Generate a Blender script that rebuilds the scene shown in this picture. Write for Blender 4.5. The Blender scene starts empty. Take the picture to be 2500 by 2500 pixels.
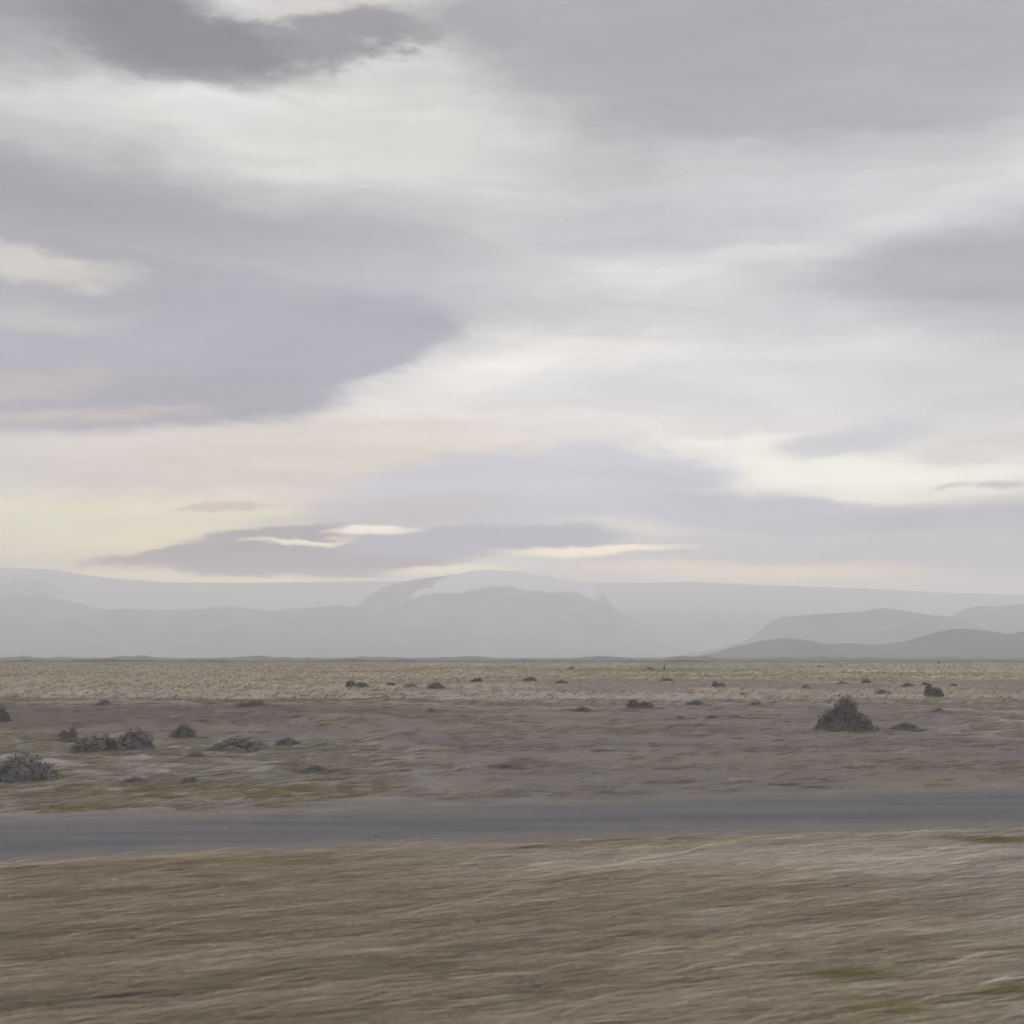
import bpy, math, random
import numpy as np
from mathutils import Vector

# ------------------------------------------------------------------ camera, sky, sun, exposure
scene = bpy.context.scene
COL = scene.collection
R = math.radians
EYE = 2.3
cam = bpy.data.cameras.new('camera')
cam.sensor_width = 36.0
cam.lens = 18.0 / math.tan(R(21.0))
cam.clip_start = 0.1
cam.clip_end = 40000
cam.dof.use_dof = True
cam.dof.focus_distance = 75.0
cam.dof.aperture_fstop = 2.2
camo = bpy.data.objects.new('camera', cam)
camo.location = (0, 0, EYE)
camo.rotation_euler = (R(90 + 6.27), 0, 0)
COL.objects.link(camo)
scene.camera = camo

SUN_AZ, SUN_EL = 2.0, 42.0            # degrees right of the view, above the horizon
SUN_STRENGTH, SUN_ANGLE = 1.5, 25.0
HAZE_SIGMA = 1.45e-4
HAZE_TOP = 870.0
HAZE_RGB = (0.60, 0.59, 0.605)         # what the lit haze looks like, used to see the clouds through it

scene.render.engine = 'CYCLES'
scene.cycles.use_denoising = True; scene.cycles.use_adaptive_sampling=True; scene.cycles.adaptive_threshold=0.04; scene.cycles.adaptive_min_samples=8
scene.cycles.max_bounces = 4
scene.cycles.diffuse_bounces = 1
scene.cycles.glossy_bounces = 1
scene.cycles.transmission_bounces = 2
scene.cycles.volume_bounces = 3
scene.view_settings.view_transform = 'Standard'
scene.view_settings.look = 'None'
scene.view_settings.exposure = 0.0
scene.view_settings.gamma = 1.0
scene.view_settings.use_curve_mapping = False


def lin(c):
    c = np.asarray(c, float) / 255.0
    return np.where(c <= 0.04045, c / 12.92, ((c + 0.055) / 1.055) ** 2.4)


class E:
    """small expression helper over shader math nodes"""
    def __init__(self, nt, s):
        self.nt, self.s = nt, s

    def _op(self, op, *a, clamp=False):
        n = self.nt.nodes.new('ShaderNodeMath')
        n.operation = op
        n.use_clamp = clamp
        for i, v in enumerate((self,) + a):
            if isinstance(v, E):
                self.nt.links.new(v.s, n.inputs[i])
            else:
                n.inputs[i].default_value = v
        return E(self.nt, n.outputs[0])

    def __add__(self, o): return self._op('ADD', o)
    def __sub__(self, o): return self._op('SUBTRACT', o)
    def __mul__(self, o): return self._op('MULTIPLY', o)
    def __truediv__(self, o): return self._op('DIVIDE', o)


def smooth(nt, e, a, b, lo=0.0, hi=1.0):
    n = nt.nodes.new('ShaderNodeMapRange')
    n.interpolation_type = 'SMOOTHSTEP'
    nt.links.new(e.s, n.inputs[0])
    for i, v in zip((1, 2, 3, 4), (a, b, lo, hi)):
        n.inputs[i].default_value = v
    return E(nt, n.outputs[0])


def mixc(nt, f, a, b):
    n = nt.nodes.new('ShaderNodeMix')
    n.data_type = 'RGBA'
    n.clamp_factor = True
    for v, i in ((f, 0), (a, 6), (b, 7)):
        if isinstance(v, E):
            nt.links.new(v.s, n.inputs[i])
        elif i == 0:
            n.inputs[0].default_value = v
        else:
            n.inputs[i].default_value = (*v, 1)
    return E(nt, n.outputs[2])


def noise(nt, vec, scale, detail=4, rough=0.5, dist=0.0, color=False):
    n = nt.nodes.new('ShaderNodeTexNoise')
    n.inputs['Scale'].default_value = scale
    n.inputs['Detail'].default_value = detail
    n.inputs['Roughness'].default_value = rough
    n.inputs['Distortion'].default_value = dist
    if vec is not None:
        nt.links.new(vec.s, n.inputs['Vector'])
    return E(nt, n.outputs['Color' if color else 'Fac'])


def comb(nt, x, y, z):
    n = nt.nodes.new('ShaderNodeCombineXYZ')
    for i, v in enumerate((x, y, z)):
        if isinstance(v, E):
            nt.links.new(v.s, n.inputs[i])
        else:
            n.inputs[i].default_value = v
    return E(nt, n.outputs[0])


def sep(nt, v):
    n = nt.nodes.new('ShaderNodeSeparateXYZ')
    nt.links.new(v.s, n.inputs[0])
    return [E(nt, n.outputs[i]) for i in range(3)]


# cloud bodies of the overcast sky: azimuth, elevation, half width, half height (degrees), tilt,
# colour as seen from the ground, softness of the edge, opacity; farthest layer first
CLOUDS = [
    (-1.0, 11.4, 10.5, 4.8, 0, (243, 240, 236), 0.95, 0.95),      # bright thin middle
    (-8.0, 7.6, 12.0, 2.6, 2, (219, 211, 206), 0.6, 0.9),         # pinkish veil, left
    (-16.5, 5.5, 8.5, 1.25, 1, (224, 221, 208), 0.35, 1.0),       # clear yellow gap, left
    (-13.0, 4.2, 9.0, 0.9, 0, (224, 217, 203), 0.6, 0.8),
    (-16.0, 18.6, 15.0, 3.6, -6, (182, 181, 187), 0.55, 0.95),    # broad grey left deck
    (-20.0, 17.0, 8.0, 2.8, -4, (176, 175, 181), 0.5, 0.8),
    (-9.5, 22.4, 12.5, 2.9, -3, (224, 224, 221), 0.6, 0.95),      # white opening upper left
    (-13.8, 22.9, 3.6, 1.4, -8, (226, 229, 227), 0.5, 0.5),
    (-21.0, 25.5, 6.5, 2.2, 0, (168, 167, 173), 0.6, 0.9),
    (-7.3, 26.5, 3.0, 1.6, 0, (211, 208, 207), 0.6, 0.9),
    (0.5, 26.6, 5.0, 1.9, -4, (166, 165, 170), 0.6, 0.95),
    (11.5, 24.2, 14.5, 4.2, -5, (181, 180, 185), 0.4, 0.97),      # grey right deck
    (15.5, 26.5, 14.0, 2.4, -3, (176, 175, 180), 0.6, 0.7),
    (-9.0, 25.4, 5.0, 0.75, 7, (165, 164, 169), 0.45, 0.95),      # dark cloud, upper left
    (-15.2, 25.6, 4.7, 1.55, -5, (144, 143, 149), 0.6, 0.92),
    (-14.6, 24.9, 5.6, 1.2, -7, (158, 156, 162), 0.5, 0.6),
    (12.0, 20.2, 10.0, 1.0, -2, (206, 205, 209), 0.7, 0.7),
    (7.2, 18.2, 7.6, 1.45, 2, (203, 203, 208), 0.42, 0.88),        # lens cloud, right of middle
    (12.2, 17.1, 2.4, 0.28, 5, (229, 226, 224), 0.7, 0.9),
    (11.6, 16.0, 2.6, 0.34, 5, (228, 225, 224), 0.8, 0.9),
    (19.6, 15.2, 9.0, 2.6, 3, (184, 183, 190), 0.6, 0.92),
    (21.0, 13.7, 7.0, 1.2, 1, (184, 183, 190), 0.5, 0.85),        # blue grey deck, right
    (8.5, 14.7, 8.5, 0.85, -2, (209, 209, 213), 0.55, 0.8),
    (10.0, 13.9, 5.0, 0.35, -3, (226, 224, 224), 0.8, 0.0),
    (9.8, 12.0, 11.0, 1.6, 5, (222, 221, 223), 0.55, 0.9),
    (20.5, 11.2, 7.0, 1.6, 3, (210, 209, 211), 0.6, 0.8),
    (-7.0, 15.2, 10.0, 1.9, 2, (193, 192, 198), 0.85, 0.85),
    (-14.0, 12.9, 10.5, 2.9, 4, (186, 186, 193), 0.5, 0.9),     # large left cloud
    (-15.0, 12.4, 9.0, 2.3, 6, (186, 186, 194), 0.4, 0.9),
    (-9.2, 12.6, 7.0, 2.0, 15, (184, 184, 193), 0.14, 0.92),
    (-15.0, 10.6, 8.6, 1.2, 5, (183, 183, 190), 0.28, 0.92),
    (-20.0, 11.0, 5.0, 0.5, 8, (206, 199, 199), 0.7, 0.6),
    (-18.0, 9.9, 5.0, 0.28, 3, (207, 200, 199), 0.7, 0.8),
    (-20.5, 13.4, 3.6, 0.5, 10, (206, 202, 201), 0.8, 0.6),
    (-20.0, 15.9, 3.4, 0.55, -6, (216, 213, 210), 0.6, 0.9),
    (-9.0, 16.0, 7.0, 0.22, -3, (203, 201, 204), 0.9, 0.4),
    (15.5, 7.7, 8.0, 1.5, -4, (240, 238, 230), 0.45, 1.0),        # cream gap, right
    (9.0, 9.1, 4.0, 0.42, 4, (241, 238, 231), 0.5, 1.0),
    (14.8, 9.2, 3.2, 0.62, 3, (209, 209, 214), 0.45, 0.9),
    (19.5, 8.6, 3.2, 0.5, 0, (216, 214, 213), 0.6, 0.85),
    (20.2, 7.1, 0.9, 0.2, -4, (208, 206, 206), 0.6, 0.9),
    (18.1, 7.25, 1.0, 0.17, 2, (214, 211, 210), 0.6, 0.9),
    (0.5, 7.2, 8.6, 1.7, 5, (207, 207, 213), 0.32, 0.95),         # low middle clouds
    (5.0, 8.0, 4.5, 0.85, -2, (209, 208, 214), 0.35, 0.9),
    (-5.5, 6.0, 5.0, 0.9, 4, (206, 202, 204), 0.5, 0.8),
    (11.6, 6.0, 7.4, 0.95, -3, (203, 202, 209), 0.3, 0.95),
    (20.0, 5.1, 7.0, 1.25, 3, (200, 199, 203), 0.4, 0.95),
    (13.0, 4.5, 11.0, 0.75, 0, (207, 205, 208), 0.5, 0.9),
    (-8.5, 4.2, 7.2, 0.82, 2, (192, 189, 191), 0.2, 0.97),        # dark low bar, left of middle
    (-11.0, 4.85, 4.0, 0.6, 7, (190, 187, 190), 0.22, 0.95),
    (-14.6, 4.25, 3.4, 0.32, 8, (192, 188, 189), 0.3, 0.9),
    (-12.8, 6.3, 1.7, 0.17, 2, (214, 203, 198), 0.5, 0.9),
    (-8.8, 4.92, 2.6, 0.11, 1, (238, 230, 218), 0.6, 1.0),
    (-1.6, 4.95, 6.0, 0.68, 2, (195, 194, 200), 0.22, 0.95),
    (-6.0, 5.35, 1.9, 0.17, 2, (239, 233, 223), 0.5, 1.0),
    (3.6, 4.5, 3.6, 0.19, 1, (240, 232, 219), 0.5, 1.0),
    (10.0, 3.55, 6.5, 0.36, -1, (227, 217, 207), 0.6, 0.9),      # glow above the ice
    (-13.0, 3.35, 6.0, 0.22, 0, (228, 220, 206), 0.5, 0.95),
    (-3.0, 3.75, 2.6, 0.17, 1, (230, 221, 212), 0.6, 0.9),
]


def clear(c, el):
    """radiance above the haze that looks like colour c from below it"""
    T = math.exp(-HAZE_SIGMA * min(HAZE_TOP / math.sin(R(max(el, 0.5))), 13000.0))
    H = np.array(HAZE_RGB) * (1 + 0.010 * el)
    return np.maximum((lin(c) - (1 - T) * H) / T, 0.02)


world = bpy.data.worlds.new('World')
scene.world = world
world.use_nodes = True
nt = world.node_tree
nt.nodes.clear()
sky = nt.nodes.new('ShaderNodeTexSky')
sky.sky_type = 'NISHITA'
sky.sun_disc = False
sky.sun_elevation = R(SUN_EL)
sky.sun_rotation = R(SUN_AZ)
sky.air_density = 1.0
sky.dust_density = 3.0
tc = nt.nodes.new('ShaderNodeTexCoord')
D = E(nt, tc.outputs['Generated'])
dx, dy, dz = sep(nt, D)
az = dx._op('ARCTAN2', dy) * 57.29578
el = dz._op('ARCSINE') * 57.29578
# slow and fine warps, flattened like stratus
wv = comb(nt, dx, dy, dz * 3.2)
w1 = sep(nt, noise(nt, wv, 7.0, 3, 0.55, color=True))
wv2 = comb(nt, dx, dy, dz * 3.0)
w2 = sep(nt, noise(nt, wv2, 24.0, 9, 0.66, color=True))
elc = el._op('MAXIMUM', 0.0)._op('MINIMUM', 30.0)
amp = elc * 0.042 + 0.36
az_w = az + (w1[0] - 0.5) * (amp * 7.0) + (w2[0] - 0.5) * (amp * 3.4)
el_w = el + (w1[1] - 0.5) * (amp * 2.2) + (w2[1] - 0.5) * (amp * 1.5)
P = comb(nt, az_w, el_w, 0.0)
# cloud deck that goes on all round, seen in perspective
zz = dz._op('MAXIMUM', 0.0) + 0.10
plane = comb(nt, dx / zz, dy / zz * 1.0, 0.0)
deck = noise(nt, plane, 0.75, 6, 0.55, 0.3)
fine = noise(nt, comb(nt, dx / zz * 0.55, dy / zz * 1.5, 3.0), 2.2, 7, 0.6, 0.5)
S = 10.0                                 # clouds are mixed at the sky texture's own scale, background strength 0.1
veil_low = tuple(np.array([1.06, 0.98, 0.88]) * S * 0.86)
veil_high = tuple(np.array([0.72, 0.72, 0.735]) * S)
grey = tuple(np.array([0.47, 0.465, 0.49]) * S)
t_el = smooth(nt, el, 1.0, 16.0)
veil = mixc(nt, t_el, veil_low, veil_high)
base = mixc(nt, 0.86, E(nt, sky.outputs[0]), veil)
base = mixc(nt, smooth(nt, deck, 0.44, 0.62) * smooth(nt, el, 8.0, 25.0, 0.35, 0.9), base, grey)
cur = base
for (a, e, rx, ry, rot, c, soft, op) in CLOUDS:
    if op <= 0:
        continue
    m = nt.nodes.new('ShaderNodeMapping')
    m.vector_type = 'TEXTURE'
    m.inputs['Location'].default_value = (a, e, 0)
    m.inputs['Rotation'].default_value = (0, 0, R(rot))
    m.inputs['Scale'].default_value = (rx, ry, 1)
    nt.links.new(P.s, m.inputs[0])
    l = nt.nodes.new('ShaderNodeVectorMath')
    l.operation = 'LENGTH'
    nt.links.new(m.outputs[0], l.inputs[0])
    f = smooth(nt, E(nt, l.outputs['Value']), 1 - soft, 1 + soft, op, 0.0)
    cur = mixc(nt, f, cur, tuple(clear(c, e) * S))
n = nt.nodes.new('ShaderNodeVectorMath')
n.operation = 'SCALE'
nt.links.new(cur.s, n.inputs[0])
streak = noise(nt, comb(nt, az * 0.06 + (w2[0] - 0.5) * 0.5, el * 0.55 + (w1[1] - 0.5) * 1.6, 1.7), 1.6, 9, 0.62, 0.4)
nt.links.new((smooth(nt, fine, 0.22, 0.78, 0.93, 1.07) * smooth(nt, streak, 0.25, 0.75, 0.92, 1.10)).s, n.inputs['Scale'])
bg = nt.nodes.new('ShaderNodeBackground')
bg.inputs['Strength'].default_value = 1.0 / S
nt.links.new(n.outputs[0], bg.inputs['Color'])
wo = nt.nodes.new('ShaderNodeOutputWorld')
nt.links.new(bg.outputs[0], wo.inputs[0])
world.cycles.sampling_method = 'MANUAL'
world.cycles.sample_map_resolution = 512

sl = bpy.data.lights.new('sun', 'SUN')
sl.energy = SUN_STRENGTH
sl.angle = R(SUN_ANGLE)
sl.color = (1.0, 0.95, 0.88)
so = bpy.data.objects.new('sun', sl)
sd = Vector((math.sin(R(SUN_AZ)) * math.cos(R(SUN_EL)), math.cos(R(SUN_AZ)) * math.cos(R(SUN_EL)), math.sin(R(SUN_EL))))
so.rotation_euler = sd.to_track_quat('Z', 'Y').to_euler()
so.location = sd * 300
COL.objects.link(so)


# ------------------------------------------------------------------ helpers
def hash2(ix, iy, seed):
    h = (ix.astype(np.int64) * 374761393 + iy.astype(np.int64) * 668265263 + seed * 974634777) & 0x7fffffff
    h = ((h ^ (h >> 13)) * 1274126177) & 0x7fffffff
    return ((h ^ (h >> 16)) & 0xffffff) / float(0xffffff)


def vnoise(x, y, seed=0):
    ix, iy = np.floor(x), np.floor(y)
    fx, fy = x - ix, y - iy
    fx, fy = fx * fx * (3 - 2 * fx), fy * fy * (3 - 2 * fy)
    a, b = hash2(ix, iy, seed), hash2(ix + 1, iy, seed)
    c, d = hash2(ix, iy + 1, seed), hash2(ix + 1, iy + 1, seed)
    return (a + (b - a) * fx) * (1 - fy) + (c + (d - c) * fx) * fy


def fbm(x, y, seed=0, o=4, g=0.5):
    x, y = np.asarray(x, float), np.asarray(y, float)
    s, a, t = 0.0, 1.0, 0.0
    for k in range(o):
        s = s + a * vnoise(x * 2 ** k + 17.3 * k, y * 2 ** k - 9.1 * k, seed + k)
        t += a
        a *= g
    return s / t


def sstep(a, b, x):
    t = np.clip((x - a) / (b - a), 0, 1)
    return t * t * (3 - 2 * t)


# the old track crosses the view: far edge and near edge as lines over x
def track_far(x): return 22.1 + 0.34 * x + 0.5 * (fbm(x * 0.22, x * 0, 71, 4) - 0.5) * 2
def track_near(x): return 16.6 + 0.25 * x + 0.5 * (fbm(x * 0.3, x * 0, 72, 4) - 0.5) * 2


def in_track(x, y):
    return sstep(-0.5, 0.5, y - track_near(x)) * sstep(-0.6, 0.6, track_far(x) - y)


def height(x, y):
    x, y = np.asarray(x, float), np.asarray(y, float)
    r = np.hypot(x, y)
    h = 0.22 * (fbm(x * 0.13, y * 0.13, 1, 4) - 0.5)
    hum = fbm(x * 0.35, y * 0.35, 5, 4) - 0.45
    left = sstep(2, -4, x + (y - 32) * 0.1) * sstep(23, 27, y) * sstep(60, 45, y)
    h = h + np.clip(hum, 0, 1) * (0.35 + 0.75 * left) * sstep(24, 30, y)
    h = h + 0.3 * (fbm(x * 0.02, y * 0.02, 9, 3) - 0.5) * sstep(40, 120, r)
    h = h * (1 - 0.8 * in_track(x, y))
    return h * sstep(1500, 500, r)


def link(o, parent=None):
    COL.objects.link(o)
    if parent is not None:
        o.parent = parent
    return o


def tag(o, label=None, cat=None, group=None, kind=None):
    for k, v in (('label', label), ('category', cat), ('group', group), ('kind', kind)):
        if v:
            o[k] = v
    return o


def np_mesh(name, V, F, mat, col=None, smooth_=False, attrs=None):
    me = bpy.data.meshes.new(name)
    V = np.ascontiguousarray(V, np.float32)
    F = np.ascontiguousarray(F, np.int32)
    k = F.shape[1]
    me.vertices.add(len(V))
    me.vertices.foreach_set('co', V.ravel())
    me.loops.add(F.size)
    me.loops.foreach_set('vertex_index', F.ravel())
    me.polygons.add(len(F))
    me.polygons.foreach_set('loop_start', np.arange(0, F.size, k, dtype=np.int32))
    me.polygons.foreach_set('loop_total', np.full(len(F), k, np.int32))
    if smooth_:
        me.polygons.foreach_set('use_smooth', np.ones(len(F), bool))
    me.update(calc_edges=True)
    if col is not None:
        at = me.attributes.new('col', 'FLOAT_COLOR', 'POINT')
        at.data.foreach_set('color', np.concatenate([col, np.ones((len(col), 1))], 1).astype(np.float32).ravel())
    for kk, vv in (attrs or {}).items():
        at = me.attributes.new(kk, 'FLOAT', 'POINT')
        at.data.foreach_set('value', np.asarray(vv, np.float32).ravel())
    me.materials.append(mat)
    return me


def new_mat(name):
    m = bpy.data.materials.new(name)
    m.use_nodes = True
    m.node_tree.nodes.clear()
    return m, m.node_tree


def finish(nt, shader):
    o = nt.nodes.new('ShaderNodeOutputMaterial')
    nt.links.new(shader, o.inputs['Surface'])


def attr(nt, name, out='Color'):
    n = nt.nodes.new('ShaderNodeAttribute')
    n.attribute_name = name
    return E(nt, n.outputs[out])


def bsdf(nt, color, rough=0.9, bump=None, spec=0.15):
    b = nt.nodes.new('ShaderNodeBsdfPrincipled')
    b.inputs['Roughness'].default_value = rough
    b.inputs['Specular IOR Level'].default_value = spec
    if isinstance(color, E):
        nt.links.new(color.s, b.inputs['Base Color'])
    else:
        b.inputs['Base Color'].default_value = (*color, 1)
    if bump is not None:
        n = nt.nodes.new('ShaderNodeBump')
        n.inputs['Strength'].default_value = bump[1]
        n.inputs['Distance'].default_value = bump[2]
        nt.links.new(bump[0].s, n.inputs['Height'])
        nt.links.new(n.outputs[0], b.inputs['Normal'])
    return b.outputs[0]


def leaf_mat(name, transl=0.3):
    m, t = new_mat(name)
    c = attr(t, 'col')
    d = t.nodes.new('ShaderNodeBsdfDiffuse')
    tr = t.nodes.new('ShaderNodeBsdfTranslucent')
    mx = t.nodes.new('ShaderNodeMixShader')
    mx.inputs[0].default_value = transl
    t.links.new(c.s, d.inputs[0])
    t.links.new(c.s, tr.inputs[0])
    t.links.new(d.outputs[0], mx.inputs[1])
    t.links.new(tr.outputs[0], mx.inputs[2])
    finish(t, mx.outputs[0])
    return m


def objpos(t):
    n = t.nodes.new('ShaderNodeNewGeometry')
    return E(t, n.outputs['Position'])


# ------------------------------------------------------------------ colour of the ground cover, a map over the plain
STRAW = np.array([.375, .354, .303]); PALE = np.array([.52, .485, .435]); GREY = np.array([.33, .305, .28])
RUST = np.array([.32, .24, .19]); OCHRE = np.array([.31, .245, .13]); OLIVE = np.array([.185, .18, .085])
GREEN = np.array([.19, .215, .10]); SOIL = np.array([.166, .152, .144]); SAND = np.array([.155, .146, .148])


def blob(x, y, cx, cy, rx, ry, seed=3, rough=0.9):
    e = np.sqrt(((x - cx) / rx) ** 2 + ((y - cy) / ry) ** 2)
    return sstep(1.25, 0.6, e + rough * (fbm(x * 1.2 / rx ** 0.5, y * 1.2 / ry ** 0.5, seed, 4) - 0.5))


def bare(x, y):
    """1 where dark soil lies open, 0 where grass covers it"""
    r = np.asarray(y, float)
    nb = fbm(x * 0.12, y * 0.07, 31, 4)
    belt = sstep(-1.2, 0.2, r - track_far(x)) * sstep(78, 60, r + 34 * (fbm(x * .09, y * .05, 32, 5) - .5)) * sstep(0.30, 0.46, nb + 0.10)
    wl = 3.5 * (fbm(x * .35, y * .35, 33, 4) - .5)
    left = sstep(-0.6, -5.2, x + 0.12 * (y - 30) + wl) * sstep(0.0, 1.8, r - track_far(x) + wl * .4) * sstep(41, 35, r + wl)
    belt = belt * (1 - 0.75 * left)
    far = sstep(85, 100, r) * sstep(152, 138, r) * sstep(-14, -6, x) * sstep(0.40, 0.55, nb + 0.08 * sstep(-5, 5, x))
    return np.clip(np.maximum(np.maximum(belt, far * 0.9), in_track(x, y)), 0, 1)


def green(x, y):
    g = np.zeros_like(np.asarray(x, float))
    for (cx, cy, rx, ry) in ((2.1, 9.75, 0.8, 0.2), (3.1, 9.1, 0.6, 0.22), (2.0, 8.75, 0.5, 0.16), (5.6, 17.3, .7, .3),
                             (-24, 108, 6, 5), (-34, 118, 5, 4), (-14, 122, 7, 6), (-44, 112, 5, 4), (-7, 140, 9, 9),
                             (42, 150, 16, 14), (50, 122, 10, 7), (20, 175, 14, 16), (60, 200, 24, 30), (30, 260, 30, 40),
                             (3.6, 10.4, .5, .2)):
        g = np.maximum(g, blob(x, y, cx, cy, rx, ry, 41))
    return g


def cover_colour(x, y, rng, n):
    """colour of one blade or tussock standing at x, y"""
    p = fbm(x * 0.35, y * 0.5, 51, 4)[:, None]
    q = fbm(x * 0.09, y * 0.09, 55, 3)[:, None]
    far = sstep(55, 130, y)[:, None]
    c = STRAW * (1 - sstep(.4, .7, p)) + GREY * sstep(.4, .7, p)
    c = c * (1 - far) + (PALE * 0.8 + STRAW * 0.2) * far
    k = rng.random((n, 1))
    c = np.where(k < 0.06, RUST, c)
    c = np.where((k > .1) & (k < .26), PALE, c)
    c = np.where((k > .26) & (k < .40), OCHRE * .5 + GREY * .5, c)
    c = c * (1 - .45 * sstep(.52, .7, q)) + (OCHRE * .6 + RUST * .4) * .45 * sstep(.52, .7, q)
    w_ = fbm(x * .035, y * .012, 58, 4)[:, None]
    c = c * (1 - .45 * far * sstep(.5, .66, w_)) + (OCHRE * .7 + OLIVE * .5) * .45 * far * sstep(.5, .66, w_)
    # belt behind the track: grey brown with rust
    belt = (sstep(21, 24, y) * sstep(70, 50, y))[:, None]
    c = c * (1 - .5 * belt) + (SOIL * .3 + STRAW * .35 + RUST * .5) * .5 * belt
    left = (sstep(-.6, -5.2, x + .12 * (y - 30) + 3.5 * (fbm(x * .35, y * .35, 33, 4) - .5)) * sstep(20, 23, y) * sstep(42, 38, y))[:, None]
    pal = PALE * .55 + GREEN * .35
    c = c * (1 - .65 * left) + pal * .65 * left
    oc = np.maximum(blob(x, y, -5.4, 23.6, 4.0, 1.2, 61), blob(x, y, -6.5, 21.0, 2.6, .8, 64))[:, None]
    c = c * (1 - .7 * oc) + OCHRE * .7 * oc
    wh = np.maximum(blob(x, y, 4.2, 15.4, 4.2, 1.2, 62), blob(x, y, 1.2, 15.6, 3.2, 1.1, 63))[:, None]
    c = c * (1 - .38 * wh) + PALE * 1.05 * .38 * wh
    g = green(x, y)[:, None] * (1 - .5 * far)
    gc = np.where(far > .5, GREEN, OLIVE)
    c = c * (1 - .85 * g) + gc * .85 * g
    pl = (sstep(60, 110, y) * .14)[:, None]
    lft = (sstep(2.0, -3.5, x) * sstep(18, 15, y) * .10)[:, None]
    c = c * (1 + pl) * (1 - lft * np.array([[.9, 1.0, 1.1]]))
    return c * rng.uniform(.75, 1.25, (n, 1))


# ------------------------------------------------------------------ ground
def soil_material():
    m, t = new_mat('soil')
    pos = objpos(t)
    x, y, z = sep(t, pos)
    c = attr(t, 'col')
    fine_ = noise(t, pos, 9.0, 6, 0.65)
    mid = noise(t, pos, 1.1, 5, 0.6)
    grit = noise(t, pos, 60.0, 3, 0.6)
    k = smooth(t, fine_, 0.25, 0.75, 0.78, 1.22) * smooth(t, mid, 0.25, 0.75, 0.86, 1.14) * smooth(t, grit, 0.3, 0.7, 0.85, 1.15)
    n = t.nodes.new('ShaderNodeVectorMath')
    n.operation = 'SCALE'
    t.links.new(c.s, n.inputs[0])
    t.links.new(k.s, n.inputs['Scale'])
    hgt = fine_ * 0.7 + grit * 0.2
    finish(t, bsdf(t, E(t, n.outputs[0]), 0.95, (hgt, 0.6, 0.05), 0.1))
    return m


SOIL_MAT = soil_material()
XB, Y0, Y1 = 8900.0, -1900.0, 13300.0
na, nr = 420, 330
th = np.linspace(-1, 1, na, endpoint=False)
ang = np.sign(th) * (0.45 * np.abs(th) + 0.55 * np.abs(th) ** 3) * math.pi      # denser towards the view
ca, sa = np.sin(ang), np.cos(ang)
rmax = np.minimum(XB / np.maximum(np.abs(ca), 1e-6), np.where(sa > 0, Y1, -Y0) / np.maximum(np.abs(sa), 1e-6))
tt = np.linspace(0, 1, nr)
rr = 1.2 * (rmax[None, :] / 1.2) ** tt[:, None]
gx, gy = rr * ca[None, :], rr * sa[None, :]
gz = height(gx, gy)
V = np.stack([gx, gy, gz], -1).reshape(-1, 3)
ii, jj = np.meshgrid(np.arange(nr - 1), np.arange(na), indexing='ij')
j2 = (jj + 1) % na
F = np.stack([ii * na + jj, ii * na + j2, (ii + 1) * na + j2, (ii + 1) * na + jj], -1).reshape(-1, 4)
F = F[:, ::-1]
V = np.concatenate([V, [[0, 0, float(height(np.array([0.]), np.array([0.]))[0])]]])
b_ = bare(V[:, 0], V[:, 1])[:, None]
rngc = np.random.default_rng(2)
under = (STRAW * .45 + GREY * .4)
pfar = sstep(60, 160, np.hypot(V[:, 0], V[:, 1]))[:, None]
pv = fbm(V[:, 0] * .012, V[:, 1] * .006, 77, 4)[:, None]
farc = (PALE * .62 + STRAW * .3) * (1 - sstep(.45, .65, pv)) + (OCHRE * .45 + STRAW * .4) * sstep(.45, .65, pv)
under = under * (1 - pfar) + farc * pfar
edge_ = sstep(560, 780, np.hypot(V[:, 0], V[:, 1]) + 120 * (fbm(V[:, 0] * .004, V[:, 1] * .004, 79, 3) - .5))[:, None]
under = under * (1 - edge_) + np.array([.13, .12, .115]) * edge_
gg = (green(V[:, 0], V[:, 1]) * .35)[:, None]
under = under * (1 - gg) + GREEN * gg
so_n = fbm(V[:, 0] * .10, V[:, 1] * .42, 78, 5)[:, None]
so_r = fbm(V[:, 0] * .08, V[:, 1] * .35, 88, 4)[:, None]
soilc = SOIL * (1 - sstep(.4, .65, so_n)) + SAND * sstep(.4, .65, so_n)
soilc = soilc * (1 - .85 * sstep(.48, .64, so_r)) + np.array([.205, .165, .142]) * .85 * sstep(.48, .64, so_r)
dk = blob(V[:, 0], V[:, 1], -14, 55, 12, 12, 65)[:, None]
soilc = soilc * (1 - .28 * dk)
gcol = under * (1 - b_) + soilc * b_
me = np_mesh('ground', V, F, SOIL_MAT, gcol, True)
# close the little hole under the camera
import bmesh
bm = bmesh.new(); bm.from_mesh(me); bm.verts.ensure_lookup_table()
cv = bm.verts[len(V) - 1]
for j in range(na):
    bm.faces.new((cv, bm.verts[(j + 1) % na], bm.verts[j]))
bm.to_mesh(me); bm.free()
tag(link(bpy.data.objects.new('ground', me)), kind='structure')


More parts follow.
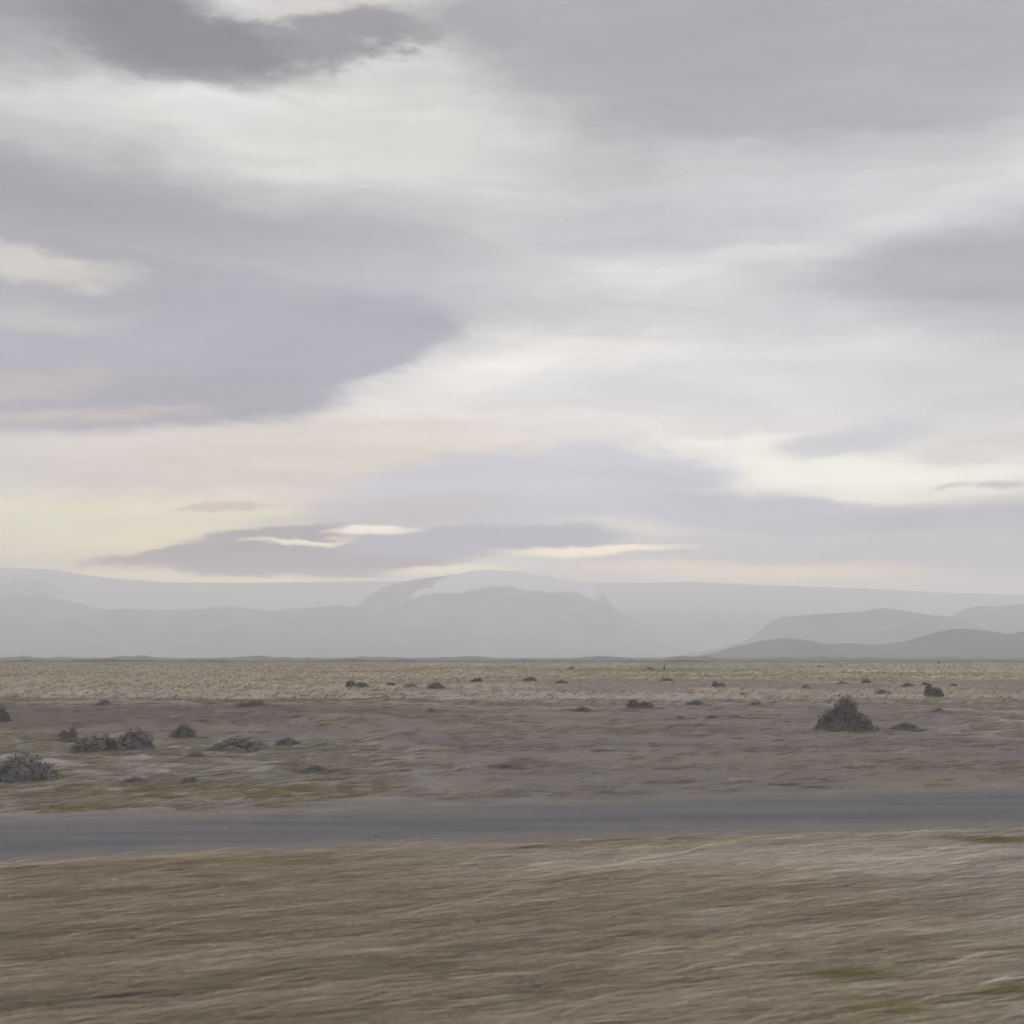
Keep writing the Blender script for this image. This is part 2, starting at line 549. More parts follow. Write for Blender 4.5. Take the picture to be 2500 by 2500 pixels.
# the track: a thin sheet of dark grit over the ground with a ragged edge
def track_material():
    m, t = new_mat('track_grit')
    pos = objpos(t)
    rot = t.nodes.new('ShaderNodeMapping')
    rot.inputs['Rotation'].default_value = (0, 0, R(-13))
    rot.inputs['Scale'].default_value = (0.10, 1.0, 1.0)
    t.links.new(pos.s, rot.inputs[0])
    wheel = noise(t, E(t, rot.outputs[0]), 1.3, 4, 0.55)
    grit = noise(t, pos, 45.0, 5, 0.7)
    mid = noise(t, pos, 2.2, 5, 0.6)
    c = mixc(t, smooth(t, wheel, 0.35, 0.65), (0.098, 0.097, 0.108), (0.132, 0.128, 0.135))
    c = mixc(t, smooth(t, mid, 0.55, 0.75) * 0.5, c, (0.155, 0.137, 0.125))
    e_ = attr(t, 'edge', 'Fac') + (noise(t, E(t, rot.outputs[0]), 2.6, 6, 0.65) - 0.5) * 0.9
    c = mixc(t, smooth(t, e_, 0.15, 0.85), c, (0.168, 0.153, 0.145))
    n = t.nodes.new('ShaderNodeVectorMath')
    n.operation = 'SCALE'
    t.links.new(c.s, n.inputs[0])
    t.links.new(smooth(t, grit, 0.3, 0.7, 0.75, 1.25).s, n.inputs['Scale'])
    finish(t, bsdf(t, E(t, n.outputs[0]), 0.9, (grit, 0.5, 0.03), 0.2))
    return m


xs = np.arange(-60, 60.01, 0.15)
nv = 26
Vt, edge = [], fbm(xs * 2.1, xs * 0 + 3, 81, 4) - 0.5
edge2 = fbm(xs * 2.1, xs * 0 + 9, 82, 4) - 0.5
ya, yb = track_near(xs) + edge * 0.7, track_far(xs) + edge2 * 0.8
vv = np.linspace(0, 1, nv)
X = np.repeat(xs[:, None], nv, 1)
Y = ya[:, None] * (1 - vv) + yb[:, None] * vv
rut = -0.035 * (np.exp(-((vv - .3) / .07) ** 2) + np.exp(-((vv - .68) / .07) ** 2))
Z = height(X, Y) + 0.012 + rut[None, :] * 0.6 + 0.02 * (fbm(X * 1.5, Y * 1.5, 83, 3) - .5)
lift = np.clip(np.minimum(vv, 1 - vv) / 0.1, 0, 1)[None, :]
Z = (height(X, Y) - 0.03) * (1 - lift) + np.maximum(Z, height(X, Y) + 0.006) * lift
nx = len(xs)
ii, jj = np.meshgrid(np.arange(nx - 1), np.arange(nv - 1), indexing='ij')
Ft = np.stack([ii * nv + jj, (ii + 1) * nv + jj, (ii + 1) * nv + jj + 1, ii * nv + jj + 1], -1).reshape(-1, 4)
tag(link(bpy.data.objects.new('dirt_track', np_mesh('dirt_track', np.stack([X, Y, Z], -1).reshape(-1, 3), Ft, track_material(), None, True, {'edge': np.repeat(np.clip(1 - np.minimum(vv, 1 - vv) / .42, 0, 1)[None, :], nx, 0).ravel()}))), kind='structure')


# ------------------------------------------------------------------ mountains and far rises
def mountain_material(name, rock, rock2, snow=(0.68, 0.68, 0.70)):
    m, t = new_mat(name)
    pos = objpos(t)
    x, y, z = sep(t, pos)
    ve = comb(t, x, y, z * 2.5)
    r = mixc(t, smooth(t, noise(t, ve, 0.004, 6, 0.6), 0.35, 0.65), rock, rock2)
    s = attr(t, 'snow', 'Fac') + (noise(t, comb(t, x, y * 0.4, z * 0.8), 0.012, 7, 0.65) - 0.5) * 1.5
    c = mixc(t, smooth(t, s, 0.15, 0.95), r, snow)
    finish(t, bsdf(t, c, 0.95, None, 0.05))
    return m


FPX = 1250.0 / math.tan(R(21.0))


def range_mesh(name, dist, prof, depth, mat, nu=260, nv=44, rough=0.25, seed=0, snowf=None, front=1.0, jag=0.012):
    """a range of hills at a distance: crest line given as bearing and height, with real slopes front and back"""
    px, pz = np.array([p[0] for p in prof]), np.array([p[1] for p in prof])
    u = np.linspace(px[0], px[-1], nu)
    crest = np.interp(u, px, pz)
    ker = np.array([1, 2, 1]) / 4.0
    for _ in range(2):
        crest = np.convolve(np.pad(crest, 1, 'edge'), ker, 'valid')
    crest = crest + crest * jag * 2 * (fbm(u * .0018 * 8000 / dist * 3, u * 0, seed + 90, 5, .6) - .5)
    v = np.concatenate([np.linspace(-1, 0, nv, endpoint=False), np.linspace(0, 1, nv // 3)])
    U, Vv = np.meshgrid(u, v, indexing='ij')
    yy = dist + np.where(Vv < 0, Vv * depth * front, Vv * depth * 0.5)
    g = np.where(Vv < 0, (1 + Vv), (1 - Vv))
    g = g ** 1.25
    s = 5.0 / depth
    rn = np.abs(fbm(U * s + 3, yy * s * .45, seed, 5) - .5) * 2 - .25
    zz_ = crest[:, None] * g * (1 - rough * rn * (1 - g) * 1.6) - 3.0 * (g < 1e-4)
    Vm = np.stack([U, yy, zz_], -1).reshape(-1, 3)
    nvv = len(v)
    ii, jj = np.meshgrid(np.arange(nu - 1), np.arange(nvv - 1), indexing='ij')
    Fm = np.stack([ii * nvv + jj, (ii + 1) * nvv + jj, (ii + 1) * nvv + jj + 1, ii * nvv + jj + 1], -1).reshape(-1, 4)
    sn = np.zeros(U.shape) if snowf is None else snowf(U, zz_, Vv, crest[:, None])
    me = np_mesh(name, Vm, Fm, mat, None, True, {'snow': sn.ravel()})
    return tag(link(bpy.data.objects.new(name, me)), kind='structure')


def prof(dist, pts):
    # bearing and height angles (in thousandths of the viewing distance) to metres
    return [((a / 1000.0) * dist, (h / 1000.0) * dist) for a, h in pts]


ROCK = mountain_material('rock_dark', (0.15, 0.145, 0.155), (0.24, 0.23, 0.235))
ICE = mountain_material('ice_cap', (0.22, 0.21, 0.22), (0.28, 0.27, 0.27), (0.46, 0.452, 0.46))
HILL = mountain_material('hill_brown', (0.095, 0.09, 0.095), (0.125, 0.118, 0.118))



def snow_cap(u, z, v, c):
    a, h = u / 10.5, z / 10.5
    line = np.interp(a, [-90, -83, -58, -34, -18, -3, 15, 46, 55, 68, 90], [45, 39, 46, 47, 51, 53, 48.5, 48.5, 43, 42, 46])
    wob = 5.0 * (fbm(a * .11, h * .25, 19, 4) - .5)
    side = a - (-84 + (h - 39) * 1.7) + 14 * (fbm(a * .2, h * .3, 21, 3) - .5)
    return sstep(-1.5, 1.5, h - line + wob) * sstep(-4, 4, side) * (1 - .7 * sstep(58, 70, a))


range_mesh('ice_cap', 11700, prof(11700, [(-560, 60), (-450, 68), (-384, 68), (-346, 66.6), (-304, 60.5), (-262, 57), (-194, 56.6), (-108, 58), (0, 58),
    (77, 56.6), (130, 57.2), (135, 58.3), (140, 56.8), (200, 54.5), (261, 52.5), (322, 49.5), (384, 47.5), (500, 44), (600, 30)]), 2600, ICE, 300, 40, .12, 3,
    lambda u, z, v, c: sstep(.35, .8, z / np.maximum(c, 1)) + .15, jag=.006)
range_mesh('snowy_mountain', 10500, prof(10500, [(-330, 2), (-230, 14), (-170, 27), (-120, 36), (-111, 44), (-95, 54), (-80, 57.5), (-67, 60), (-43, 62.6), (-32, 65.8), (-18, 67.2),
    (0, 65.6), (15, 63.3), (40, 59.5), (58, 55.5), (67, 49), (76, 38), (95, 26), (140, 12), (200, 3)]), 2200, ROCK, 320, 60, .22, 7,
    snow_cap)
range_mesh('left_mountain', 10200, prof(10200, [(-620, 40), (-500, 55), (-430, 56), (-384, 56), (-356, 59), (-348, 58), (-341, 53), (-334, 46), (-328, 41.5), (-319, 40.5), (-311, 36), (-290, 26), (-240, 14), (-150, 3)]),
    1700, ROCK, 260, 44, .3, 11, lambda u, z, v, c: .5 * sstep(420, 470, z + 40 * (fbm(u * .004, z * .01, 23, 4) - .5)))
range_mesh('left_slope', 9300, prof(9300, [(-700, 20), (-560, 34), (-384, 36), (-300, 36.5), (-200, 38), (-110, 37.5), (-60, 33), (0, 24), (60, 11), (130, 2)]), 2600, ROCK, 260, 40, .25, 12, jag=.09)
range_mesh('right_far_mountain', 9000, prof(9000, [(270, 3), (305, 16), (330, 33), (338, 36.5), (350, 39.5), (362, 38.5), (384, 41), (440, 45), (520, 33), (600, 5)]), 1500, ROCK, 200, 40, .3, 13)
range_mesh('right_mountain', 7300, prof(7300, [(120, 2), (160, 9), (178, 15), (190, 25), (200, 31), (225, 33), (261, 35), (276, 38), (292, 36), (310, 33), (335, 31), (347, 24.5), (370, 13), (420, 2)]), 1300, ROCK, 240, 40, .25, 15)
range_mesh('foothills', 4700, prof(4700, [(130, 1.2), (154, 5.6), (163, 8.5), (184, 13.3), (201, 15.5), (218, 14.6), (236, 11), (253, 12), (270, 10.8), (292, 13), (316, 20),
    (332, 22.8), (353, 21.4), (371, 18.8), (384, 21), (415, 25), (470, 16), (540, 3)]), 800, HILL, 300, 40, .2, 17, jag=.01)


def far_rise(name, dist, lo, hi, base, bump, seed, mat, depth):
    a = np.linspace(lo, hi, 420)
    f = fbm(a * .035, a * 0, seed, 6, .75)
    h = base + bump * np.clip(f - .42, 0, 1) * 3 * (0.35 + fbm(a * .008, a * 0 + 5, seed + 1, 2))
    h = h * sstep(lo, lo + 40, a) * sstep(hi, hi - 40, a)
    range_mesh(name, dist, prof(dist, list(zip(a, h))), depth, mat, 900, 10, .1, seed, jag=.0)


far_rise('distant_rise', 2700, -520, 520, 1.2, 2.6, 120, HILL, 120)
LAVA = mountain_material('lava_edge', (0.085, 0.08, 0.078), (0.14, 0.13, 0.12))
far_rise('lava_ridge', 1000, -560, 160, 0.1, 2.6, 130, LAVA, 30)


# ------------------------------------------------------------------ haze
hb = bmesh.new()
bmesh.ops.create_cube(hb, size=1.0)
for v_ in hb.verts:
    v_.co = Vector((v_.co.x * 18600, (-2200 if v_.co.y < 0 else 13700), (-6.0 if v_.co.z < 0 else HAZE_TOP)))
hm = bpy.data.meshes.new('haze'); hb.to_mesh(hm); hb.free()
m, t = new_mat('haze')
pv_ = t.nodes.new('ShaderNodeVolumePrincipled')
pv_.inputs['Color'].default_value = (0.965, 0.965, 0.995, 1)
pv_.inputs['Density'].default_value = HAZE_SIGMA
pv_.inputs['Anisotropy'].default_value = 0.25
oo = t.nodes.new('ShaderNodeOutputMaterial')
t.links.new(pv_.outputs[0], oo.inputs['Volume'])
m.cycles.homogeneous_volume = True
hm.materials.append(m)
tag(link(bpy.data.objects.new('haze', hm)), kind='stuff')


# ------------------------------------------------------------------ shrubs
SHRUB_MAT = leaf_mat('shrub_leaf', 0.15)
STEM_M, t = new_mat('shrub_stem')
finish(t, bsdf(t, mixc(t, smooth(t, noise(t, objpos(t), 14.0, 3), 0.3, 0.7), (0.05, 0.043, 0.04), (0.10, 0.088, 0.08)), 0.9))
LOBES = {
    'peaked': [(.04, 0, .46, .98), (.12, .05, .3, 1.0), (-.36, .0, .48, .62), (.36, -.1, .46, .52), (-.05, -.2, .66, .5), (.78, -.1, .28, .14), (-.66, 0, .28, .26)],
    'dome': [(0, 0, .7, .95), (-.5, .1, .45, .6), (.45, -.1, .5, .7), (.1, .3, .5, .8)],
    'mat': [(-.55, 0, .45, .6), (0, .1, .5, 1.0), (.5, -.05, .45, .7), (.8, .1, .22, .35), (-.2, -.2, .5, .6)],
    'double': [(-.5, 0, .42, 1.0), (.42, .05, .5, .75), (0, 0, .5, .5), (.8, 0, .25, .3)],
    'tufted': [(-.3, 0, .35, .8), (.3, .1, .3, 1.0), (.05, -.15, .5, .6), (-.7, .0, .28, .4)],
}


def shrub_parts(kind, seed, n_leaf, n_stem, leaf):
    rng = np.random.default_rng(seed)
    lob = np.array(LOBES[kind])
    w = lob[:, 2] ** 2 * lob[:, 3]
    k = rng.choice(len(lob), n_leaf, p=w / w.sum())
    d = rng.normal(size=(n_leaf, 3)); d[:, 2] = np.abs(d[:, 2]) * .9
    d /= np.linalg.norm(d, axis=1)[:, None]
    rad = .84 + .30 * rng.random(n_leaf) ** 2.5
    lump = .86 + .26 * fbm(d[:, 0] * 3 + k * 5.1, d[:, 1] * 3 + d[:, 2] * 4, seed, 3)
    rad = rad * lump
    C = np.stack([lob[k, 0] + d[:, 0] * rad * lob[k, 2], lob[k, 1] + d[:, 1] * rad * lob[k, 2], d[:, 2] * rad * lob[k, 3] + .01], -1)
    a = rng.normal(size=(n_leaf, 3)); a[:, 2] += .5; a /= np.linalg.norm(a, axis=1)[:, None]
    b = np.cross(a, rng.normal(size=(n_leaf, 3))); b /= np.linalg.norm(b, axis=1)[:, None]
    s = leaf * rng.uniform(.6, 1.5, (n_leaf, 1))
    Vl = np.stack([C - a * s, C + b * s * .42, C + a * s, C - b * s * .42], 1).reshape(-1, 3)
    Fl = np.arange(n_leaf * 4).reshape(-1, 4)
    base = np.array([.25, .237, .238]) * (1 + .5 * (rng.random((n_leaf, 1)) - .5))
    alt = np.where(rng.random((n_leaf, 1)) < .28, np.array([[.27, .235, .18]]), base)
    col = np.repeat(alt, 4, 0)
    fol = np_mesh('foliage', Vl, Fl, SHRUB_MAT, col)
    Vs, Fs = [], []
    for q in range(n_stem):
        j = rng.choice(len(lob), p=w / w.sum())
        tip = np.array([lob[j, 0], lob[j, 1], 0]) + np.array([rng.normal() * lob[j, 2] * .5, rng.normal() * lob[j, 2] * .5, lob[j, 3] * rng.uniform(.6, .98)])
        root = np.array([lob[j, 0] * .7 + rng.normal() * .06, lob[j, 1] * .7 + rng.normal() * .06, -.06])
        bend = rng.normal(size=3) * .07
        o0 = len(Vs)
        for si in range(4):
            f = si / 3
            c = root + (tip - root) * f + bend * math.sin(f * math.pi)
            r_ = .012 * (1 - .85 * f)
            for e in range(3):
                Vs.append(c + r_ * np.array([math.cos(e * 2.094), math.sin(e * 2.094), 0]))
        for si in range(3):
            for e in range(3):
                e2 = (e + 1) % 3
                Fs.append((o0 + si * 3 + e, o0 + si * 3 + e2, o0 + si * 3 + 3 + e2, o0 + si * 3 + 3 + e))
    stems = np_mesh('stems', np.array(Vs), np.array(Fs), STEM_M)
    # the dense inner mass of the crown
    na_, nr_ = 56, 26
    A_, Q_ = np.meshgrid(np.linspace(0, 2 * math.pi, na_, endpoint=False), np.linspace(0, 1, nr_), indexing='ij')
    X_, Y_ = np.cos(A_) * Q_ * 1.15, np.sin(A_) * Q_ * 1.1
    Z_ = np.zeros_like(X_)
    for (lx, ly, lr, lh) in lob:
        e2 = ((X_ - lx) ** 2 + (Y_ - ly) ** 2) / (lr * lr)
        lum = .80 + .26 * fbm(X_ * 4 + lx * 7, Y_ * 4 + ly * 5, seed + 3, 3)
        Z_ = np.maximum(Z_, lh * np.sqrt(np.clip(1 - e2, 0, 1)) * lum)
    Z_ = Z_ * (.9 + .2 * fbm(X_ * 8, Y_ * 8, seed + 5, 3)) - .05
    Vc_ = np.stack([X_, Y_, Z_], -1).reshape(-1, 3)
    i_2, j_2 = np.meshgrid(np.arange(na_), np.arange(nr_ - 1), indexing='ij')
    i_3 = (i_2 + 1) % na_
    Fc_ = np.stack([i_2 * nr_ + j_2, i_2 * nr_ + j_2 + 1, i_3 * nr_ + j_2 + 1, i_3 * nr_ + j_2], -1).reshape(-1, 4)
    cc_ = (.7 + .6 * fbm(X_ * 6, Y_ * 6 + Z_ * 5, seed + 8, 3)).reshape(-1, 1) * np.array([[.23, .22, .225]])
    crown = np_mesh('crown', Vc_, Fc_, SHRUB_MAT, cc_, True)
    return fol, stems, crown


PROTO = {'peaked': shrub_parts('peaked', 1, 9000, 60, .034)}
for i_, k_ in enumerate(('dome', 'mat', 'double', 'tufted')):
    PROTO[k_] = shrub_parts(k_, 10 + i_, 3600, 24, .05)
G1, G2, G3, G4 = ('dark shrubs on the bare ground behind the track', 'dark shrubs in the pale grass at left',
                  'small dark shrubs along the edge of the far pale grass', 'tiny dark shrubs far out on the plain')
SHRUBS = [  # x, y, width, height, kind, label, group
    (10.8, 43.8, 1.9, 1.08, 'peaked', 'largest dark shrub, a tall peaked mound alone on bare ground at right', G1),
    (12.9, 44.3, 0.94, 0.23, 'mat', 'flat dark shrub just right of the tall peaked mound', G1),
    (25.3, 80.7, 1.28, 0.74, 'double', 'rounded dark shrub farther back, up and right of the tall peaked mound', G1),
    (17.8, 56.3, 0.72, 0.22, 'mat', 'low dark shrub between the peaked mound and the right edge', G1),
    (23.5, 85.2, 1.14, 0.31, 'mat', 'low wide dark shrub just left of the rounded far right shrub', G1),
    (9.1, 66.6, 1.05, 0.28, 'mat', 'low dark shrub back left of the peaked mound, by a pale strip', G1),
    (12.4, 68.4, 0.92, 0.21, 'tufted', 'low dark shrub directly behind the left slope of the peaked mound', G1),
    (7.8, 52.4, 0.57, 0.16, 'dome', 'middle of three small shrubs in a row left of the peaked mound', G1),
    (8.7, 52.4, 0.54, 0.16, 'mat', 'rightmost of three small shrubs in a row left of the peaked mound', G1),
    (6.6, 52.8, 0.55, 0.16, 'tufted', 'leftmost of three small shrubs in a row left of the peaked mound', G1),
    (5.8, 60.8, 1.33, 0.41, 'double', 'broad dark shrub right of centre, beside a pale strip of grass', G1),
    (3.0, 57.2, 0.83, 0.21, 'mat', 'small flat shrub nearest the middle of the picture, on brown ground', G1),
    (-3.5, 58.5, 0.53, 0.14, 'mat', 'lone small flat shrub just left of centre on brown ground', G1),
    (-9.9, 33.6, 1.9, 0.54, 'double', 'widest dark shrub in the pale grass at left', G2),
    (-12.1, 36.8, 0.78, 0.35, 'tufted', 'small dark shrub touching the left end of the widest left shrub', G2),
    (-9.4, 38.7, 0.70, 0.42, 'dome', 'compact round dark shrub behind the gap between the two wide left shrubs', G2),
    (-6.8, 33.5, 1.5, 0.36, 'mat', 'long low dark shrub right of the widest left shrub', G2),
    (-5.8, 35.0, 0.68, 0.23, 'mat', 'small low shrub at the right end of the long low shrub', G2),
    (-4.8, 34.1, 0.62, 0.17, 'tufted', 'rightmost small shrub of the left shrub cluster, on bare soil', G2),
    (-9.3, 25.8, 1.35, 0.52, 'dome', 'big dark shrub cut off by the left edge of the picture, nearest one', G2),
    (-3.9, 26.8, 0.57, 0.18, 'mat', 'small dark shrub at the right end of the ochre grass', G2),
    (-7.0, 25.2, 0.53, 0.15, 'mat', 'left one of two small flat shrubs in the ochre grass', G2),
    (-6.0, 25.2, 0.46, 0.13, 'tufted', 'right one of two small flat shrubs in the ochre grass', G2),
    (-7.3, 31.3, 0.57, 0.19, 'mat', 'small flat shrub in front of the long low shrub', G2),
    (-19.5, 64.4, 0.70, 0.27, 'dome', 'lone small shrub far back above the widest left shrub', G2),
    (-11.9, 62.3, 1.70, 0.30, 'mat', 'long flat shrub far back at the border of the left pale grass', G2),
    (-7.9, 49.4, 0.66, 0.20, 'dome', 'lone small shrub on brown soil between left cluster and centre', G2),
    (-18.7, 49.4, 0.60, 0.60, 'dome', 'upright dark shrub at the left edge, behind the nearest one', G2),
    (-12.3, 106.7, 1.82, 0.58, 'double', 'first and widest shrub at the left end of the far row', G3),
    (-10.2, 113.0, 0.89, 0.28, 'mat', 'second shrub from the left in the far row', G3),
    (-8.3, 109.8, 1.20, 0.30, 'mat', 'third shrub from the left in the far row', G3),
    (-5.7, 101.0, 1.35, 0.49, 'dome', 'fourth shrub from the left in the far row, a round one', G3),
    (-3.3, 128.3, 1.33, 0.43, 'tufted', 'fifth shrub from the left in the far row', G3),
    (1.8, 135.1, 1.40, 0.41, 'mat', 'sixth shrub from the left in the far row, near picture centre', G3),
    (4.5, 122.1, 1.19, 0.33, 'mat', 'seventh shrub from the left in the far row', G3),
    (15.6, 135.1, 1.48, 0.29, 'mat', 'eighth shrub from the left in the far row, a flat one', G3),
    (16.4, 106.7, 1.17, 0.52, 'double', 'ninth shrub from the left in the far row, above the broad one', G3),
    (22.4, 102.4, 0.69, 0.25, 'dome', 'tiny far-row shrub just left of the peaked mound top', G3),
    (29.6, 120.2, 1.24, 0.26, 'mat', 'flat far-row shrub right above the peaked mound', G3),
    (32.7, 124.1, 0.98, 0.38, 'dome', 'round far-row shrub up and right of the peaked mound', G3),
    (32.8, 111.4, 1.02, 0.27, 'mat', 'left one of a close pair of far-row shrubs at right', G3),
    (35.3, 114.7, 1.19, 0.31, 'tufted', 'right one of a close pair of far-row shrubs at right', G3),
    (36.6, 111.4, 0.68, 0.20, 'mat', 'rightmost tiny shrub of the far row', G3),
    (12.9, 289.3, 1.76, 0.71, 'dome', 'tiny shrub far out on the plain right of centre, leftmost of two', G4),
    (27.7, 268.9, 1.97, 0.57, 'mat', 'tiny shrub far out on the plain, just left of a small post', G4),
    (78.3, 341.4, 1.67, 0.52, 'mat', 'tiny shrub far out near the horizon, above the peaked mound', G4),
]
for i_, (x, y, w, h, kind, label, grp) in enumerate(SHRUBS):
    e = bpy.data.objects.new('shrub', None)
    e.empty_display_size = 0.2
    e.location = (x, y, float(height(np.array([x]), np.array([y]))[0]) - 0.01)
    e.scale = (w / 2 / .92, w / 2 / .92, h)
    e.rotation_euler = (0, 0, 0 if kind == 'peaked' else (i_ * 2.4 % 0.8 - .4) + (math.pi if i_ % 2 else 0))
    link(e)
    tag(e, label, 'shrub', grp)
    for me_, nm in zip(PROTO[kind], ('foliage', 'stems', 'crown')):
        link(bpy.data.objects.new(nm, me_), e)

# ------------------------------------------------------------------ two posts far out
POST_M, t = new_mat('post_wood')
finish(t, bsdf(t, mixc(t, smooth(t, noise(t, objpos(t), 6.0, 4), .3, .7), (.05, .046, .044), (.09, .082, .076)), .9))
STONE_M, t = new_mat('post_stone')
finish(t, bsdf(t, mixc(t, smooth(t, noise(t, objpos(t), 5.0, 4), .3, .7), (.09, .085, .085), (.15, .14, .135)), .95))
for (x, y, w, h, label) in ((29.4, 259.7, .34, 1.0, 'tiny dark post standing upright on the plain beside a tiny shrub'),
                            (169.4, 533.3, .6, 1.7, 'tiny dark post near the horizon at right, under the foothills')):
    e = bpy.data.objects.new('marker_post', None)
    e.location = (x, y, float(height(np.array([x]), np.array([y]))[0]))
    link(e); tag(e, label, 'post', 'posts far out on the plain')
    bm = bmesh.new()
    r_ = bmesh.ops.create_cone(bm, cap_ends=True, segments=8, radius1=w * .36, radius2=w * .26, depth=h)
    bmesh.ops.translate(bm, verts=bm.verts, vec=(0, 0, h / 2 - .05))
    for v_ in bm.verts:
        v_.co.x += .05 * v_.co.z
    me_ = bpy.data.meshes.new('post'); bm.to_mesh(me_); bm.free(); me_.materials.append(POST_M)
    link(bpy.data.objects.new('post', me_), e)
    rs = random.Random(int(x))
    for q in range(5):
        bm = bmesh.new()
        bmesh.ops.create_icosphere(bm, subdivisions=1, radius=w * rs.uniform(.32, .5))
        for v_ in bm.verts:
            v_.co *= rs.uniform(.8, 1.2); v_.co.z *= .7
        bmesh.ops.translate(bm, verts=bm.verts, vec=(math.cos(q * 1.26) * w * .6, math.sin(q * 1.26) * w * .6, w * .15))
        me_ = bpy.data.meshes.new('stone'); bm.to_mesh(me_); bm.free(); me_.materials.append(STONE_M)
        link(bpy.data.objects.new('stone', me_), e)


# ------------------------------------------------------------------ grass and grit, uncountable
WIND = np.array([0.985, 0.17])
ROW = np.array([0.92, 0.39])
GRASS_MAT = leaf_mat('dry_grass', 0.25)


def blades(name, x, y, length, width, lift, spread, rng, col, droop=.5):
    n = len(x)
    wa = math.atan2(WIND[1], WIND[0])
    a = wa + rng.normal(0, 1, n) * spread
    dx_, dy_ = np.cos(a), np.sin(a)
    el_ = np.clip(lift * rng.lognormal(0, .5, n), .03, 1.4)
    z0 = height(x, y) - .01
    L = length
    mx, mz = L * .55 * np.cos(el_), L * .55 * np.sin(el_)
    el2 = el_ * (1 - droop * 1.4)
    tx, tz = mx + L * .45 * np.cos(el2), np.maximum(mz + L * .45 * np.sin(el2), .004)
    px_, py_ = -dy_, dx_
    tilt = rng.normal(0, .6, n)
    wx, wy, wz = px_ * np.cos(tilt), py_ * np.cos(tilt), np.sin(tilt)
    Vb = np.empty((n, 5, 3))
    hw = width / 2
    for q, (f, zz2, k) in enumerate(((np.zeros(n), np.zeros(n), 1), (np.zeros(n), np.zeros(n), -1), (mx, mz, .8), (mx, mz, -.8), (tx, tz, 0))):
        Vb[:, q, 0] = x + dx_ * f + wx * hw * k
        Vb[:, q, 1] = y + dy_ * f + wy * hw * k
        Vb[:, q, 2] = z0 + zz2 + wz * hw * k
    o = (np.arange(n) * 5)[:, None]
    Fb = np.concatenate([o + np.array([[0, 1, 3]]), o + np.array([[0, 3, 2]]), o + np.array([[2, 3, 4]])], 1).reshape(-1, 3)
    me_ = np_mesh(name, Vb.reshape(-1, 3), Fb, GRASS_MAT, np.repeat(col, 5, 0))
    ob = link(bpy.data.objects.new(name, me_))
    return ob


def scatter(rng, n, y0, y1, margin, power=1.0):
    """points over the part of the plain in front of the road, evenly by area (power 1) or thinning outwards"""
    out_x, out_y = [], []
    u = rng.random(n)
    y = (y0 ** (2 * power) + u * (y1 ** (2 * power) - y0 ** (2 * power))) ** (1 / (2 * power))
    x = (rng.random(n) * 2 - 1) * (y * .42 + margin)
    return x, y


rng = np.random.default_rng(7)
# verge in front of the track: flattened dry grass
x, y = scatter(rng, 420000, 7.0, 21.5, 1.5, .62)
cl = fbm(x * 2.2, y * 2.2, 91, 3)
keep = (y < track_near(x) + 1.5 * (fbm(x * .5, y * 2.5, 92, 4) - .42) - .5 * rng.random(len(x)) ** 2) & (rng.random(len(x)) < .35 + 1.3 * sstep(.3, .62, cl))
x, y = x[keep], y[keep]
n = len(x)
ws, wn = x * ROW[0] + y * ROW[1], -x * ROW[1] + y * ROW[0]
sw = fbm(ws * .16, wn * 2.6, 95, 5, .6)
col = cover_colour(x, y, rng, n) * (1.30 + .15 * sstep(10.5, 14, y)[:, None] + .55 * (sw[:, None] - .5) * 2) * rng.lognormal(0, .22, (n, 1))
g = blades('verge_grass', x, y, rng.uniform(.3, .85, n) * (.6 + .8 * cl[keep]), rng.uniform(.004, .0085, n), .06, .11, rng, col)
tag(g, 'flattened dry straw grass covering the verge in the foreground', 'grass', kind='stuff')

# belt behind the track and left patch: tufts
x, y = scatter(rng, 30000, 20.5, 75, 3, .7)
b_ = bare(x, y)
den = np.where(b_ > .5, .07 + .55 * sstep(.5, .68, fbm(x * .22, y * .6, 97, 4)), .95)
keep = (rng.random(len(x)) < den) & (in_track(x, y) < .1 + .75 * rng.random(len(x)) ** 2)
x, y = x[keep], y[keep]
for (sx_, sy_, sw_, sh_) in [q[:4] for q in SHRUBS if q[1] < 70]:          # dead grass caught round the shrubs
    k_ = int(26 * sw_ + 8)
    aa_ = rng.random(k_) * 2 * math.pi
    rr_ = sw_ * (.42 + .22 * rng.random(k_))
    x = np.concatenate([x, sx_ + np.cos(aa_) * rr_]); y = np.concatenate([y, sy_ + np.sin(aa_) * rr_ * .8])
m_ = 13
tx_ = np.repeat(x, m_) + rng.normal(0, .09, len(x) * m_)
ty_ = np.repeat(y, m_) + rng.normal(0, .09, len(x) * m_)
n = len(tx_)
col = np.repeat(cover_colour(x, y, rng, len(x)), m_, 0) * rng.uniform(.8, 1.2, (n, 1))
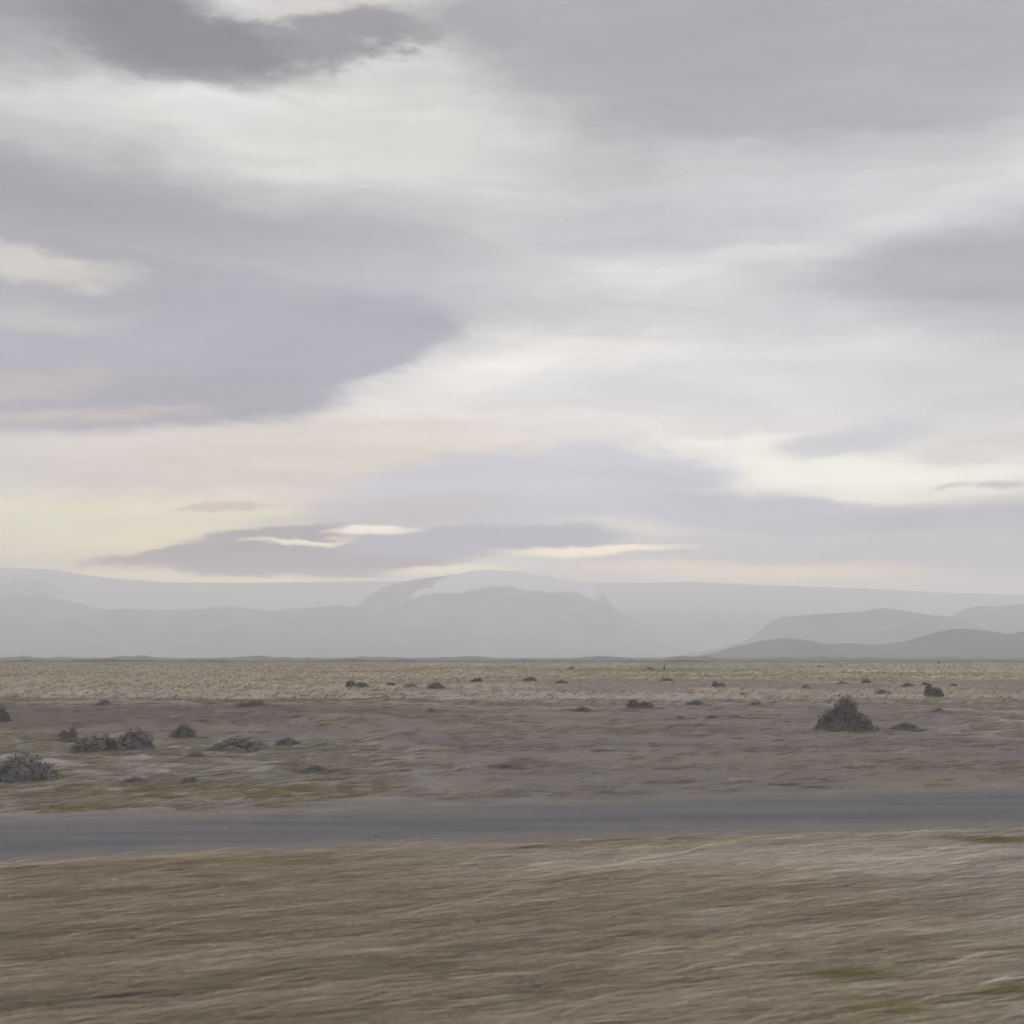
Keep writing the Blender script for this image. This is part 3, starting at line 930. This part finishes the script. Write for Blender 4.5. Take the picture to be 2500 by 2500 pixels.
g = blades('tuft_grass', tx_, ty_, rng.uniform(.22, .62, n), rng.uniform(.007, .014, n), .13, .22, rng, col)
tag(g, 'scattered dry tufts of grass on the brown ground behind the track', 'grass', kind='stuff')

# the pale plain
x, y = scatter(rng, 46000, 66, 800, 8, .45)
b_ = bare(x, y)
keep = rng.random(len(x)) < np.where(b_ > .5, .12, .95)
x, y = x[keep], y[keep]
m_ = 6
sc = np.repeat(np.clip(y / 110, .8, 4.0), m_)
tx_ = np.repeat(x, m_) + rng.normal(0, .16, len(x) * m_) * sc
ty_ = np.repeat(y, m_) + rng.normal(0, .16, len(x) * m_) * sc
n = len(tx_)
col = np.repeat(cover_colour(x, y, rng, len(x)), m_, 0) * rng.uniform(.92, 1.08, (n, 1))
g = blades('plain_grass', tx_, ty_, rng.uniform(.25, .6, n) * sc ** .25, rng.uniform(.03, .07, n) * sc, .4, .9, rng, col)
tag(g, 'pale dry grass covering the wide plain out to the horizon', 'grass', kind='stuff')

# grit and small stones on track and open soil
x, y = scatter(rng, 4000, 15, 50, 2, .45)
keep = rng.random(len(x)) < bare(x, y)
x, y = x[keep], y[keep]
n = len(x)
s = .007 * rng.lognormal(0, .35, n)
oct_ = np.array([[1, 0, 0], [0, 1, 0], [-1, 0, 0], [0, -1, 0], [0, 0, .4], [0, 0, -.4]])
Vg = oct_[None] * s[:, None, None] * rng.uniform(.7, 1.3, (n, 6, 1)) + np.stack([x, y, height(x, y) + .012 + s * .2], -1)[:, None, :]
of = np.array([[0, 1, 4], [1, 2, 4], [2, 3, 4], [3, 0, 4], [1, 0, 5], [2, 1, 5], [3, 2, 5], [0, 3, 5]])
Fg = (np.arange(n) * 6)[:, None, None] + of[None]
cg = np.repeat(np.array([[.19, .18, .182]]) * rng.uniform(.7, 1.35, (n, 1)), 6, 0)
GM, t = new_mat('grit')
finish(t, bsdf(t, attr(t, 'col'), .9))
tag(link(bpy.data.objects.new('gravel', np_mesh('gravel', Vg.reshape(-1, 3), Fg.reshape(-1, 3), GM, cg))), 'grey grit and small stones strewn over track and bare soil', 'gravel', kind='stuff')
